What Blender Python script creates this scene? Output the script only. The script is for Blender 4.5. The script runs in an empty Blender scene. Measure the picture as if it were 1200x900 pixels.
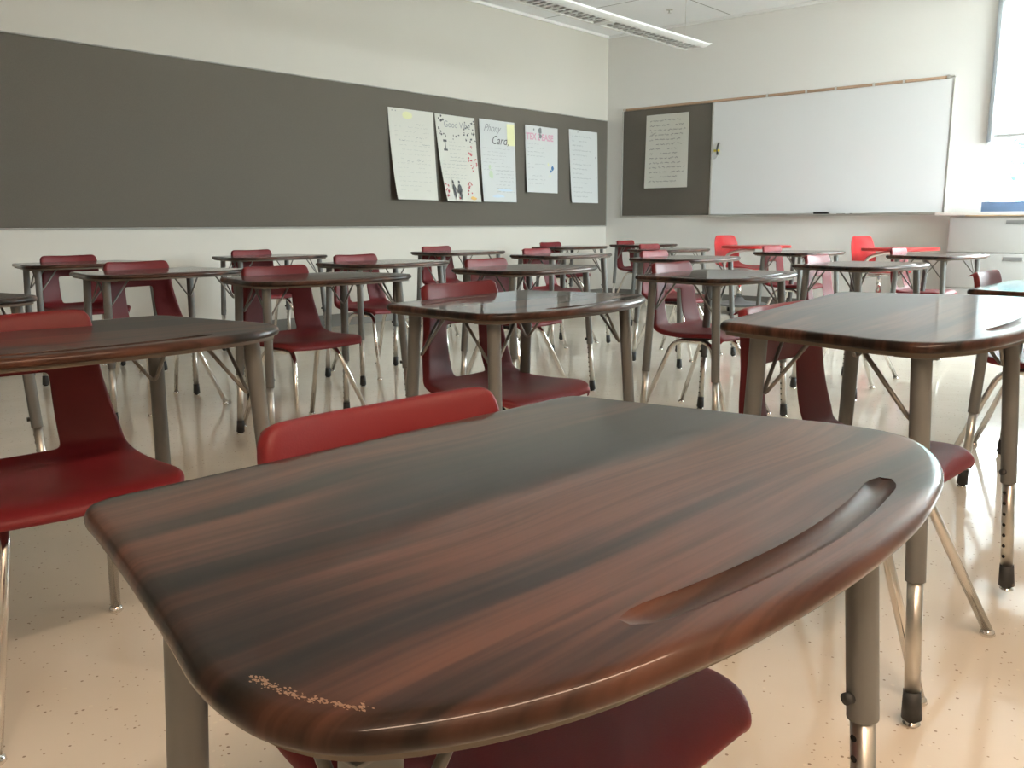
import bpy, bmesh, math, random
from mathutils import Vector, Matrix

random.seed(7)
S = bpy.context.scene
COL = S.collection
R = math.radians
PI = math.pi

# ------------------------------------------------------------------ materials
def new_mat(name):
    m = bpy.data.materials.new(name); m.use_nodes = True
    nt = m.node_tree
    return m, nt, nt.nodes['Principled BSDF']

def setp(b, **kw):
    for k, v in kw.items():
        k = {'rough': 'Roughness', 'metal': 'Metallic', 'color': 'Base Color', 'spec': 'Specular IOR Level',
             'coat': 'Coat Weight', 'coat_rough': 'Coat Roughness', 'ior': 'IOR', 'trans': 'Transmission Weight'}[k]
        if k == 'Base Color': v = (*v, 1)
        b.inputs[k].default_value = v

def N(nt, t, **kw):
    n = nt.nodes.new(t)
    for k, v in kw.items():
        if hasattr(n, k): setattr(n, k, v)
    return n

def simple(name, color, rough=.5, metal=0, var=.06, scale=12, bump=0, bump_scale=80, **kw):
    """a plain colour with a faint procedural mottling and optional fine bump"""
    m, nt, b = new_mat(name)
    setp(b, color=color, rough=rough, metal=metal, **kw)
    tc = N(nt, 'ShaderNodeTexCoord')
    no = N(nt, 'ShaderNodeTexNoise'); no.inputs['Scale'].default_value = scale; no.inputs['Detail'].default_value = 4
    nt.links.new(tc.outputs['Object'], no.inputs['Vector'])
    mx = N(nt, 'ShaderNodeMix', data_type='RGBA')
    c0 = tuple(c * (1 - var) for c in color); c1 = tuple(min(1, c * (1 + var)) for c in color)
    mx.inputs[6].default_value = (*c0, 1); mx.inputs[7].default_value = (*c1, 1)
    nt.links.new(no.outputs['Fac'], mx.inputs[0]); nt.links.new(mx.outputs[2], b.inputs['Base Color'])
    if bump:
        n2 = N(nt, 'ShaderNodeTexNoise'); n2.inputs['Scale'].default_value = bump_scale; n2.inputs['Detail'].default_value = 3
        nt.links.new(tc.outputs['Object'], n2.inputs['Vector'])
        bp = N(nt, 'ShaderNodeBump'); bp.inputs['Strength'].default_value = bump; bp.inputs['Distance'].default_value = .002
        nt.links.new(n2.outputs['Fac'], bp.inputs['Height']); nt.links.new(bp.outputs['Normal'], b.inputs['Normal'])
    return m

def wood_laminate():
    m, nt, b = new_mat('rosewood_laminate')
    tc = N(nt, 'ShaderNodeTexCoord')
    # long grain runs across the desk (local y); a slow wander bends it
    w = N(nt, 'ShaderNodeTexNoise'); w.inputs['Scale'].default_value = 2.2; w.inputs['Detail'].default_value = 1
    nt.links.new(tc.outputs['Object'], w.inputs['Vector'])
    mad = N(nt, 'ShaderNodeVectorMath', operation='MULTIPLY_ADD'); mad.inputs[1].default_value = (.11, 0, 0)
    nt.links.new(w.outputs['Color'], mad.inputs[0]); nt.links.new(tc.outputs['Object'], mad.inputs[2])
    def layer(sx, sy, det, rough):
        mp = N(nt, 'ShaderNodeMapping'); mp.inputs['Scale'].default_value = (sx, sy, 4)
        nt.links.new(mad.outputs[0], mp.inputs['Vector'])
        n = N(nt, 'ShaderNodeTexNoise'); n.inputs['Scale'].default_value = 1; n.inputs['Detail'].default_value = det; n.inputs['Roughness'].default_value = rough
        nt.links.new(mp.outputs[0], n.inputs['Vector']); return n
    n1 = layer(34, 1.8, 2, .5); n2 = layer(120, 3.0, 2, .6); n3 = layer(12, 1.2, 1, .5)
    a = N(nt, 'ShaderNodeMath', operation='MULTIPLY_ADD'); a.inputs[1].default_value = .55
    nt.links.new(n3.outputs['Fac'], a.inputs[0])
    h = N(nt, 'ShaderNodeMath', operation='MULTIPLY'); h.inputs[1].default_value = .45
    nt.links.new(n1.outputs['Fac'], h.inputs[0]); nt.links.new(h.outputs[0], a.inputs[2])
    r1 = N(nt, 'ShaderNodeValToRGB'); e = r1.color_ramp.elements
    e[0].position = .43; e[0].color = (.0085, .0055, .0042, 1)
    e[1].position = .60; e[1].color = (.086, .036, .0225, 1)
    k = e.new(.48); k.color = (.018, .0090, .0062, 1)
    k = e.new(.53); k.color = (.040, .0180, .0120, 1)
    nt.links.new(a.outputs[0], r1.inputs[0])
    r2 = N(nt, 'ShaderNodeValToRGB')
    r2.color_ramp.elements[0].position = .35; r2.color_ramp.elements[0].color = (.40, .40, .42, 1)
    r2.color_ramp.elements[1].position = .58; r2.color_ramp.elements[1].color = (1, 1, 1, 1)
    nt.links.new(n2.outputs['Fac'], r2.inputs[0])
    mx = N(nt, 'ShaderNodeMix', data_type='RGBA', blend_type='MULTIPLY'); mx.inputs[0].default_value = .75
    nt.links.new(r1.outputs[0], mx.inputs[6]); nt.links.new(r2.outputs[0], mx.inputs[7])
    nt.links.new(mx.outputs[2], b.inputs['Base Color'])
    setp(b, rough=.36, spec=.12, coat=.72, coat_rough=.06)
    b.inputs['Coat IOR'].default_value = 1.27
    return m

def floor_material():
    m, nt, b = new_mat('polished_speckled_floor')
    tc = N(nt, 'ShaderNodeTexCoord')
    # cloudy tone
    n1 = N(nt, 'ShaderNodeTexNoise'); n1.inputs['Scale'].default_value = 1.3; n1.inputs['Detail'].default_value = 4
    nt.links.new(tc.outputs['Object'], n1.inputs['Vector'])
    r1 = N(nt, 'ShaderNodeValToRGB')
    r1.color_ramp.elements[0].position = .3; r1.color_ramp.elements[0].color = (.66, .595, .50, 1)
    r1.color_ramp.elements[1].position = .7; r1.color_ramp.elements[1].color = (.75, .68, .585, 1)
    nt.links.new(n1.outputs['Fac'], r1.inputs[0])
    col = r1.outputs[0]
    # chips of three sizes
    for sc, thr, c, rnd in ((34, .10, (.20, .13, .08, 1), .45), (60, .13, (.34, .25, .17, 1), .5), (26, .10, (.75, .68, .56, 1), .5)):
        v = N(nt, 'ShaderNodeTexVoronoi'); v.inputs['Scale'].default_value = sc
        nt.links.new(tc.outputs['Object'], v.inputs['Vector'])
        lt = N(nt, 'ShaderNodeMath', operation='LESS_THAN'); lt.inputs[1].default_value = thr
        nt.links.new(v.outputs['Distance'], lt.inputs[0])
        sp = N(nt, 'ShaderNodeSeparateColor'); nt.links.new(v.outputs['Color'], sp.inputs[0])
        gt = N(nt, 'ShaderNodeMath', operation='GREATER_THAN'); gt.inputs[1].default_value = rnd
        nt.links.new(sp.outputs[0], gt.inputs[0])
        mu = N(nt, 'ShaderNodeMath', operation='MULTIPLY')
        nt.links.new(lt.outputs[0], mu.inputs[0]); nt.links.new(gt.outputs[0], mu.inputs[1])
        m2 = N(nt, 'ShaderNodeMath', operation='MULTIPLY'); m2.inputs[1].default_value = .75
        nt.links.new(mu.outputs[0], m2.inputs[0])
        mx = N(nt, 'ShaderNodeMix', data_type='RGBA'); mx.inputs[7].default_value = c
        nt.links.new(m2.outputs[0], mx.inputs[0]); nt.links.new(col, mx.inputs[6]); col = mx.outputs[2]
    nt.links.new(col, b.inputs['Base Color'])
    setp(b, rough=.10, spec=.5)
    n4 = N(nt, 'ShaderNodeTexNoise'); n4.inputs['Scale'].default_value = 7; n4.inputs['Detail'].default_value = 2
    nt.links.new(tc.outputs['Object'], n4.inputs['Vector'])
    bp = N(nt, 'ShaderNodeBump'); bp.inputs['Strength'].default_value = .10; bp.inputs['Distance'].default_value = .01
    nt.links.new(n4.outputs['Fac'], bp.inputs['Height']); nt.links.new(bp.outputs['Normal'], b.inputs['Normal'])
    return m

def ceiling_material():
    m, nt, b = new_mat('ceiling_tiles')
    tc = N(nt, 'ShaderNodeTexCoord')
    sp = N(nt, 'ShaderNodeSeparateXYZ'); nt.links.new(tc.outputs['Object'], sp.inputs[0])
    outs = []
    for axis, per, off, wd in ((0, 1.83, .25, .006), (1, 1.225, 0.0, .007)):
        a = N(nt, 'ShaderNodeMath', operation='ADD'); a.inputs[1].default_value = off + 100 * per
        nt.links.new(sp.outputs[axis], a.inputs[0])
        mo = N(nt, 'ShaderNodeMath', operation='MODULO'); mo.inputs[1].default_value = per
        nt.links.new(a.outputs[0], mo.inputs[0])
        lt = N(nt, 'ShaderNodeMath', operation='LESS_THAN'); lt.inputs[1].default_value = wd * 2
        nt.links.new(mo.outputs[0], lt.inputs[0]); outs.append(lt.outputs[0])
    mxm = N(nt, 'ShaderNodeMath', operation='MAXIMUM'); nt.links.new(outs[0], mxm.inputs[0]); nt.links.new(outs[1], mxm.inputs[1])
    mx = N(nt, 'ShaderNodeMix', data_type='RGBA')
    mx.inputs[6].default_value = (.95, .97, .99, 1); mx.inputs[7].default_value = (.33, .33, .32, 1)
    nt.links.new(mxm.outputs[0], mx.inputs[0]); nt.links.new(mx.outputs[2], b.inputs['Base Color'])
    setp(b, rough=.9)
    n = N(nt, 'ShaderNodeTexNoise'); n.inputs['Scale'].default_value = 160
    nt.links.new(tc.outputs['Object'], n.inputs['Vector'])
    bp = N(nt, 'ShaderNodeBump'); bp.inputs['Strength'].default_value = .15; bp.inputs['Distance'].default_value = .003
    nt.links.new(n.outputs['Fac'], bp.inputs['Height']); nt.links.new(bp.outputs['Normal'], b.inputs['Normal'])
    return m

def fabric(name, color):
    m, nt, b = new_mat(name)
    tc = N(nt, 'ShaderNodeTexCoord')
    n = N(nt, 'ShaderNodeTexNoise'); n.inputs['Scale'].default_value = 260; n.inputs['Detail'].default_value = 2
    nt.links.new(tc.outputs['Object'], n.inputs['Vector'])
    mx = N(nt, 'ShaderNodeMix', data_type='RGBA')
    mx.inputs[6].default_value = (*[c * .85 for c in color], 1); mx.inputs[7].default_value = (*[c * 1.15 for c in color], 1)
    nt.links.new(n.outputs['Fac'], mx.inputs[0]); nt.links.new(mx.outputs[2], b.inputs['Base Color'])
    bp = N(nt, 'ShaderNodeBump'); bp.inputs['Strength'].default_value = .3; bp.inputs['Distance'].default_value = .001
    nt.links.new(n.outputs['Fac'], bp.inputs['Height']); nt.links.new(bp.outputs['Normal'], b.inputs['Normal'])
    setp(b, rough=.9, spec=.2)
    return m

def translucent(name, color, mix=.5):
    m, nt, b = new_mat(name)
    setp(b, color=color, rough=.8)
    t = N(nt, 'ShaderNodeBsdfTranslucent'); t.inputs['Color'].default_value = (*color, 1)
    ms = N(nt, 'ShaderNodeMixShader'); ms.inputs[0].default_value = mix
    nt.links.new(b.outputs[0], ms.inputs[1]); nt.links.new(t.outputs[0], ms.inputs[2])
    nt.links.new(ms.outputs[0], nt.nodes['Material Output'].inputs['Surface'])
    return m

def glass():
    m, nt, b = new_mat('window_glass')
    nt.nodes.remove(b)
    t = N(nt, 'ShaderNodeBsdfTransparent'); t.inputs['Color'].default_value = (.95, .98, .97, 1)
    g = N(nt, 'ShaderNodeBsdfGlossy'); g.inputs['Roughness'].default_value = .02
    lw = N(nt, 'ShaderNodeFresnel'); lw.inputs['IOR'].default_value = 1.3
    ms = N(nt, 'ShaderNodeMixShader')
    nt.links.new(lw.outputs[0], ms.inputs[0]); nt.links.new(t.outputs[0], ms.inputs[1]); nt.links.new(g.outputs[0], ms.inputs[2])
    nt.links.new(ms.outputs[0], nt.nodes['Material Output'].inputs['Surface'])
    return m

M = dict(
    wood=wood_laminate(),
    under=simple('brown_backing', (.12, .092, .068), .6),
    steel=simple('grey_powder_coat', (.145, .148, .142), .5, 0, .05, 30, spec=.5),
    chrome=simple('chrome', (.74, .72, .69), .16, 1, .03, 20),
    insert=simple('brushed_steel_tube', (.62, .60, .56), .3, 1, .04, 40),
    rod=simple('dark_steel_rod', (.22, .21, .19), .35, .3),
    rubber=simple('black_rubber', (.028, .03, .03), .55),
    hole=simple('dark_hole', (.01, .01, .01), .8),
    plastic=simple('maroon_plastic', (.145, .012, .015), .46, 0, .08, 5, bump=.12, bump_scale=420, spec=.30),
    blackplate=simple('black_steel_plate', (.02, .02, .02), .4),
    red=simple('bright_red_plastic', (.40, .020, .022), .42, 0, .04, 6),
    redtop=simple('bright_red_laminate', (.42, .028, .026), .3, 0, .04, 6),
    greyplastic=simple('mid_grey_plastic', (.20, .215, .22), .5),
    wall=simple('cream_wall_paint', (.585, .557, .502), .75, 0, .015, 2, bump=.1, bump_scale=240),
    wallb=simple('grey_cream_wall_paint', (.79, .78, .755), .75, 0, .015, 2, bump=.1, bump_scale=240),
    base=simple('grey_rubber_base', (.17, .165, .15), .6),
    board=fabric('grey_brown_board_fabric', (.125, .112, .094)),
    alu=simple('satin_aluminium', (.62, .61, .58), .35, .8),
    dull=simple('dull_trim_metal', (.33, .32, .29), .6, 0),
    cork=simple('tan_cork_strip', (.42, .28, .19), .8, 0, .2, 90),
    white=simple('whiteboard_enamel', (.74, .75, .76), .18, 0, .01, 3),
    paint=simple('white_enamel_paint', (.88, .89, .88), .35, 0, .02, 8),
    louver=simple('louvre_metal', (.72, .73, .73), .4, .0),
    paper=translucent('white_paper', (.68, .67, .61), .12),
    papercool=translucent('cool_white_paper', (.66, .675, .67), .12),
    ink=simple('black_marker_ink', (.10, .10, .105), .7),
    pencil=simple('grey_pencil', (.33, .34, .35), .8),
    pink=simple('pink_marker_ink', (.66, .38, .48), .7),
    redink=simple('red_marker_ink', (.48, .07, .09), .7),
    blush=simple('pale_pink_crayon', (.76, .58, .56), .8),
    yellow=simple('pale_yellow_crayon', (.74, .74, .45), .8),
    green=simple('pale_green_crayon', (.55, .64, .48), .8),
    blue=simple('blue_marker_ink', (.06, .17, .36), .7),
    paleblue=simple('pale_blue_crayon', (.60, .70, .80), .8),
    orange=simple('orange_crayon', (.75, .48, .16), .8),
    cabinet=simple('light_grey_cabinet_enamel', (.43, .43, .42), .5, 0, .015, 5),
    handle=simple('recessed_handle_grey', (.20, .20, .20), .4),
    counter=simple('white_counter_laminate', (.82, .81, .78), .3, 0, .02, 8),
    beech=simple('beech_edge', (.62, .46, .30), .5, 0, .12, 14),
    binder=simple('blue_grey_vinyl', (.16, .24, .40), .5),
    manila=simple('tan_card', (.66, .50, .33), .7),
    skyblue=simple('pale_blue_sky_sheen', (.55, .68, .80), .5),
    yellowplastic=simple('yellow_plastic', (.75, .60, .05), .4),
    channel=simple('grey_window_metal', (.40, .43, .46), .4, .5),
    shade=translucent('white_roller_shade', (.88, .90, .92), .6),
    slat=translucent('white_blind_slat', (.85, .87, .88), .3),
    glass=glass(),
    foliage=simple('teal_green_leaves', (.10, .26, .24), .8, 0, .4, 3),
    bark=simple('grey_bark', (.18, .15, .12), .9),
    ground=simple('pale_concrete', (.55, .54, .50), .9, 0, .08, 1),
    floor=floor_material(), ceiling=ceiling_material(),
)

# ------------------------------------------------------------------ helpers
def finish(name, bm, mat, parent=None, smooth=None, loc=None, rot=None):
    me = bpy.data.meshes.new(name)
    if smooth is not None:
        for f in bm.faces: f.smooth = True
        for e in bm.edges:
            if len(e.link_faces) != 2 or e.calc_face_angle(0) > R(smooth): e.smooth = False
    bm.to_mesh(me); bm.free()
    for m in (mat if isinstance(mat, (list, tuple)) else [mat]): me.materials.append(m)
    return link(name, me, parent, loc, rot)

def link(name, me, parent=None, loc=None, rot=None):
    o = bpy.data.objects.new(name, me); COL.objects.link(o)
    if parent: o.parent = parent
    if loc: o.location = loc
    if rot: o.rotation_euler = rot
    return o

def thing(name, label, cat, loc=(0, 0, 0), rz=0, group=None):
    o = bpy.data.objects.new(name, None); COL.objects.link(o)
    o.empty_display_size = .1
    o.location = loc; o.rotation_euler = (0, 0, rz)
    return tag(o, label, cat, group)

def tag(o, label, cat, group=None):
    o['label'] = label; o['category'] = cat
    if group: o['group'] = group
    return o

def struct(o):
    o['kind'] = 'structure'; return o

def box(bm, x0, x1, y0, y1, z0, z1, bev=0, seg=2, mi=0):
    r = bmesh.ops.create_cube(bm, size=1, matrix=Matrix.Translation(((x0 + x1) / 2, (y0 + y1) / 2, (z0 + z1) / 2)) @ Matrix.Diagonal((abs(x1 - x0), abs(y1 - y0), abs(z1 - z0), 1)))
    vs = r['verts']
    fs = {f for v in vs for f in v.link_faces}
    for f in fs: f.material_index = mi
    if bev:
        es = {e for v in vs for e in v.link_edges}
        rr = bmesh.ops.bevel(bm, geom=list(es) + list(vs), offset=bev, segments=seg, profile=.5, affect='EDGES', clamp_overlap=True)
        for f in rr['faces']: f.material_index = mi
    return vs

def tube(bm, pts, r, n=14, cap=True, r2=None, mi=0):
    """sweep a circle along a polyline"""
    pts = [Vector(p) for p in pts]
    L = len(pts); rings = []
    t0 = (pts[1] - pts[0]).normalized()
    up = Vector((0, 0, 1)) if abs(t0.z) < .9 else Vector((1, 0, 0))
    a = t0.cross(up).normalized()
    for i, p in enumerate(pts):
        if i == 0: t = (pts[1] - p).normalized()
        elif i == L - 1: t = (p - pts[-2]).normalized()
        else: t = ((p - pts[i - 1]).normalized() + (pts[i + 1] - p).normalized()).normalized()
        a = (a - t * a.dot(t)).normalized(); b = t.cross(a)
        rr = r if r2 is None else r + (r2 - r) * i / (L - 1)
        rings.append([bm.verts.new(p + (a * math.cos(2 * PI * k / n) + b * math.sin(2 * PI * k / n)) * rr) for k in range(n)])
    for i in range(L - 1):
        for k in range(n):
            f = bm.faces.new((rings[i][k], rings[i][(k + 1) % n], rings[i + 1][(k + 1) % n], rings[i + 1][k])); f.material_index = mi
    if cap:
        f = bm.faces.new(rings[0][::-1]); f.material_index = mi
        f = bm.faces.new(rings[-1]); f.material_index = mi
    return rings

def bend(pts, rad, seg=6):
    """round the inner corners of a polyline"""
    pts = [Vector(p) for p in pts]; out = [pts[0]]
    for i in range(1, len(pts) - 1):
        p = pts[i]; d0 = (pts[i - 1] - p); d1 = (pts[i + 1] - p)
        k = min(rad, d0.length * .45, d1.length * .45)
        a = p + d0.normalized() * k; c = p + d1.normalized() * k
        for j in range(seg + 1):
            t = j / seg
            out.append(a * (1 - t) ** 2 + p * 2 * t * (1 - t) + c * t * t)
    out.append(pts[-1]); return out

def lathe(bm, prof, n=20, mat=None, mi=0):
    """revolve (r,z) about z"""
    rings = []
    for r, z in prof:
        rings.append([bm.verts.new((r * math.cos(2 * PI * k / n), r * math.sin(2 * PI * k / n), z)) for k in range(n)])
    for i in range(len(prof) - 1):
        for k in range(n):
            f = bm.faces.new((rings[i][k], rings[i][(k + 1) % n], rings[i + 1][(k + 1) % n], rings[i + 1][k])); f.material_index = mi
    bm.faces.new(rings[0][::-1]).material_index = mi; bm.faces.new(rings[-1]).material_index = mi
    if mat is not None: bmesh.ops.transform(bm, matrix=mat, verts=[v for rg in rings for v in rg])
    return rings

def catmull(pts, per=6, closed=True):
    out = []; n = len(pts)
    for i in range(n):
        p0, p1, p2, p3 = (Vector(pts[(i + k) % n]) for k in (-1, 0, 1, 2))
        for j in range(per):
            t = j / per
            out.append(.5 * ((2 * p1) + (p2 - p0) * t + (2 * p0 - 5 * p1 + 4 * p2 - p3) * t * t + (3 * p1 - p0 - 3 * p2 + p3) * t ** 3))
    return out

def inset_loop(lp, d):
    n = len(lp); out = []
    for i in range(n):
        t = (lp[(i + 1) % n] - lp[i - 1]).normalized()
        nrm = Vector((-t.y, t.x))          # loop is counter-clockwise: inward normal
        out.append(lp[i] + nrm * d)
    return out

def loft(bm, loops, mi=0, cap0=True, cap1=True):
    rings = [[bm.verts.new(v) for v in lp] for lp in loops]
    n = len(rings[0])
    for a, b in zip(rings, rings[1:]):
        for k in range(n):
            bm.faces.new((a[k], a[(k + 1) % n], b[(k + 1) % n], b[k])).material_index = mi
    if cap0: bm.faces.new(rings[0][::-1]).material_index = mi
    if cap1: bm.faces.new(rings[-1]).material_index = mi
    return rings

def copy_tree(o, parent=None):
    c = o.copy(); COL.objects.link(c)
    if parent: c.parent = parent
    for ch in list(o.children): copy_tree(ch, c)
    return c

# ------------------------------------------------------------------ room
# corner of the board wall (x=0) and the whiteboard wall (y=0) is the origin; the room is x>0, y<0
H = 3.066; XR = 7.35; YB = -11.6; T = .16
WX0, WX1, WZ0, WZ1 = 4.17, 7.0, .985, 2.80       # window opening in the whiteboard wall
CY0, CY1 = -2.9, -.25                               # opening for the added, unseen window in the right-hand wall
def plane_box(name, dims, mat):
    bm = bmesh.new(); box(bm, *dims); return struct(finish(name, bm, mat))
plane_box('floor', (-T, XR + T, YB - T, T, -.12, 0), M['floor'])
plane_box('ceiling', (-T, XR + T, YB - T, T, H, H + .12), M['ceiling'])
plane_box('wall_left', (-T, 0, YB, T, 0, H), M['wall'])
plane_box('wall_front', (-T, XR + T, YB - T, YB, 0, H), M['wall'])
bm = bmesh.new()
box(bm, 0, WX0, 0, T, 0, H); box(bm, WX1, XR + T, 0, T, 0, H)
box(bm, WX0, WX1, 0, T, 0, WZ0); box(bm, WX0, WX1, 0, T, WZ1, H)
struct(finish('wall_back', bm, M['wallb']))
bm = bmesh.new()
box(bm, XR, XR + T, YB, CY0, 0, H); box(bm, XR, XR + T, CY1, 0, 0, H)
box(bm, XR, XR + T, CY0, CY1, 0, WZ0); box(bm, XR, XR + T, CY0, CY1, WZ1, H)
struct(finish('wall_right', bm, M['wall']))
for nm, d in (('baseboard_left', (0, .008, YB, -.008, 0, .11)), ('baseboard_back', (0, 4.0, -.008, 0, 0, .11))):
    bm = bmesh.new(); box(bm, *d); struct(finish(nm, bm, M['base']))
for nm, d in (('trim_1', (0, XR, -.022, 0, H - .028, H - .002)), ('trim_2', (0, .022, YB, -.022, H - .028, H - .002))):
    bm = bmesh.new(); box(bm, *d); struct(finish(nm, bm, M['paint']))

# windows: frame, glass, sill; the first has a half-drawn roller shade and a venetian blind under it
def window(name, axis, a0, a1, z0, z1, div, wall):
    root = bpy.data.objects.new(name, None); COL.objects.link(root); root['kind'] = 'structure'
    fr = bmesh.new(); gl = bmesh.new()
    def b(bm, u0, u1, w0, w1, z0_, z1_):
        if axis == 0: box(bm, u0, u1, wall + w0, wall + w1, z0_, z1_)
        else: box(bm, wall + w0, wall + w1, u0, u1, z0_, z1_)
    d0, d1 = (.05, .11)
    b(fr, a0, a0 + .05, d0, d1, z0, z1); b(fr, a1 - .05, a1, d0, d1, z0, z1)
    b(fr, a0 + .05, a1 - .05, d0, d1, z0, z0 + .05); b(fr, a0 + .05, a1 - .05, d0, d1, z1 - .05, z1)
    for k in range(1, div):
        u = a0 + (a1 - a0) * k / div; b(fr, u - .025, u + .025, d0, d1, z0 + .05, z1 - .05)
    b(gl, a0 + .05, a1 - .05, .078, .084, z0 + .05, z1 - .05)
    finish('window_frame', fr, M['paint'], root)
    finish('window_pane', gl, M['glass'], root)
    return root
window('window_1', 0, WX0, WX1, WZ0, WZ1, 2, 0)
window('added_window', 1, CY0, CY1, WZ0, WZ1, 3, XR)  # unseen window, added to brighten the far corner

sh = thing('roller_shade', 'white roller shade half drawn over the upper window, in a grey side channel', 'roller shade', (0, 0, 0))
bm = bmesh.new(); box(bm, 4.215, 5.64, -.012, -.008, 1.66, 2.80); finish('shade_cloth', bm, M['shade'], sh)
bm = bmesh.new(); box(bm, 4.168, 4.205, -.05, 0, 1.60, 2.82, .004); finish('side_channel', bm, M['channel'], sh, 30)
bm = bmesh.new(); box(bm, 5.65, 5.687, -.05, 0, 1.60, 2.82, .004); finish('side_channel', bm, M['channel'], sh, 30)
bm = bmesh.new(); box(bm, 4.16, 5.70, -.10, 0, 2.81, 2.90, .01); finish('headbox', bm, M['paint'], sh, 30)
bm = bmesh.new(); tube(bm, [(4.22, -.01, 1.655), (5.64, -.01, 1.655)], .013); finish('bottom_rail', bm, M['paint'], sh, 40)

sh = thing('roller_shade', 'white roller shade added out of view at the right to cut the daylight', 'roller shade', (0, 0, 0))  # out of view, added so less daylight reaches the left wall
bm = bmesh.new(); box(bm, 5.74, 6.94, -.012, -.008, 1.66, 2.80); finish('shade_cloth', bm, M['shade'], sh)
bm = bmesh.new(); box(bm, 5.72, 7.0, -.10, 0, 2.81, 2.90, .01); finish('headbox', bm, M['paint'], sh, 30)
bm = bmesh.new(); tube(bm, [(5.74, -.01, 1.655), (6.94, -.01, 1.655)], .013); finish('bottom_rail', bm, M['paint'], sh, 40)

vb = thing('venetian_blind', 'white horizontal slats in the window below the roller shade', 'blind', (0, 0, 0))
for k in range(7):
    z = 1.13 + k * .085
    bm = bmesh.new()
    vs = box(bm, 4.235, 5.60, .006, .046, z, z + .0022)
    bmesh.ops.rotate(bm, cent=(4.9, .026, z), matrix=Matrix.Rotation(R(18), 3, 'X'), verts=vs)
    finish('slat', bm, M['slat'], vb)
bm = bmesh.new()
for x in (4.5, 5.3): tube(bm, [(x, .026, 1.02), (x, .026, 1.64)], .0015, 6)
finish('ladder_cord', bm, M['paint'], vb)
bm = bmesh.new(); box(bm, 4.235, 5.60, .008, .044, 1.625, 1.65, .003); finish('head_rail', bm, M['paint'], vb)

# ------------------------------------------------------------------ long fabric board on the left wall
t = thing('tack_board', 'long grey-brown fabric pin board running the length of the left wall', 'pin board', (0, 0, 0))
bm = bmesh.new(); box(bm, .002, .018, YB + .3, -.03, .874, 2.094, .002); finish('fabric_panel', bm, M['board'], t)
bm = bmesh.new()
box(bm, .002, .022, YB + .3, -.03, .862, .873, .002); box(bm, .002, .022, YB + .3, -.03, 2.095, 2.104, .002)
box(bm, .002, .022, -.029, -.018, .862, 2.104, .002)
finish('frame', bm, M['dull'], t)

# whiteboard unit
t = thing('whiteboard', 'white marker board with a tan map rail, on the far wall beside the window', 'whiteboard', (0, 0, 0))
bm = bmesh.new(); box(bm, 1.425, 3.84, -.020, 0, .99, 2.19, .001); finish('writing_surface', bm, M['white'], t)
bm = bmesh.new()
box(bm, 1.405, 1.424, -.024, 0, .985, 2.19, .002); box(bm, 3.841, 3.856, -.024, 0, .985, 2.19, .002)
box(bm, .215, 3.856, -.024, 0, .972, .984, .002)
finish('frame', bm, M['alu'], t)
bm = bmesh.new(); box(bm, 1.425, 3.86, -.10, -.026, .962, .970, .002); box(bm, 1.425, 3.86, -.104, -.101, .962, .982, .001)
finish('marker_tray', bm, M['alu'], t)
bm = bmesh.new(); box(bm, .245, 3.856, -.030, -.0, 2.203, 2.218, .002); finish('map_rail', bm, M['alu'], t)
bm = bmesh.new(); box(bm, .245, 3.80, -.026, -.0, 2.192, 2.2025); box(bm, .245, 3.80, -.0305, -.0302, 2.196, 2.216); finish('cork_strip', bm, M['cork'], t)
for x in (.26, 2.03, 2.45, 2.75, 3.12, 3.40, 3.79):
    bm = bmesh.new(); box(bm, x, x + .022, -.040, -.031, 2.186, 2.222, .002); finish('rail_clip', bm, M['alu'], t)
t = thing('pin_board', 'small square grey fabric pin board left of the whiteboard', 'pin board', (0, 0, 0))
bm = bmesh.new(); box(bm, .245, 1.404, -.018, -.002, .986, 2.189, .002); finish('fabric_panel', bm, M['board'], t)
bm = bmesh.new(); box(bm, .225, .244, -.024, -.002, .986, 2.189, .002); finish('frame', bm, M['alu'], t)

# things on and by the whiteboard
t = thing('board_eraser', 'black felt eraser lying on the whiteboard tray', 'eraser', (2.70, -.065, .9705))
bm = bmesh.new(); box(bm, -.075, .075, -.022, .022, .012, .034, .004); finish('plastic_back', bm, M['blackplate'], t, 30)
bm = bmesh.new(); box(bm, -.073, .073, -.021, .021, 0, .0118, .002); finish('felt_pad', bm, M['rubber'], t, 30)
for i, (x, c, rz, lab) in enumerate(((2.835, 'paint', .3, 'short white marker nearest the black eraser'), (2.90, 'greyplastic', -.2, 'grey marker in the middle of the tray markers'), (2.97, 'paint', .05, 'white marker farthest right on the whiteboard tray'))):
    t = thing('marker_pen', lab, 'marker', (x, -.062, .978), rz, 'markers on the whiteboard tray')
    bm = bmesh.new(); tube(bm, [(-.035, 0, 0), (.02, 0, 0)], .0075, 12); finish('barrel', bm, M[c], t, 40)
    bm = bmesh.new(); tube(bm, [(.0205, 0, 0), (.045, 0, 0)], .0078, 12); finish('cap', bm, M['ink'], t, 40)
t = thing('hanging_scissors', 'small yellow and black tool with a white ring, stuck to the whiteboard edge', 'clip', (1.475, -.036, 1.66))
bm = bmesh.new(); tube(bm, bend([(.035, -.004, .10), (.02, -.004, .07), (.015, -.004, .03), (.02, -.004, -.03)], .02), .011, 10); finish('handle', bm, M['blackplate'], t, 40)
bm = bmesh.new(); box(bm, -.025, .045, -.012, .004, .005, .027, .004); finish('band', bm, M['yellowplastic'], t, 30)
bm = bmesh.new()
tube(bm, [(.032 * math.cos(a) - .012, -.004, .034 * math.sin(a) - .035) for a in [2 * PI * k / 24 for k in range(25)]], .007, 8); finish('ring', bm, M['papercool'], t, 40)

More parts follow.
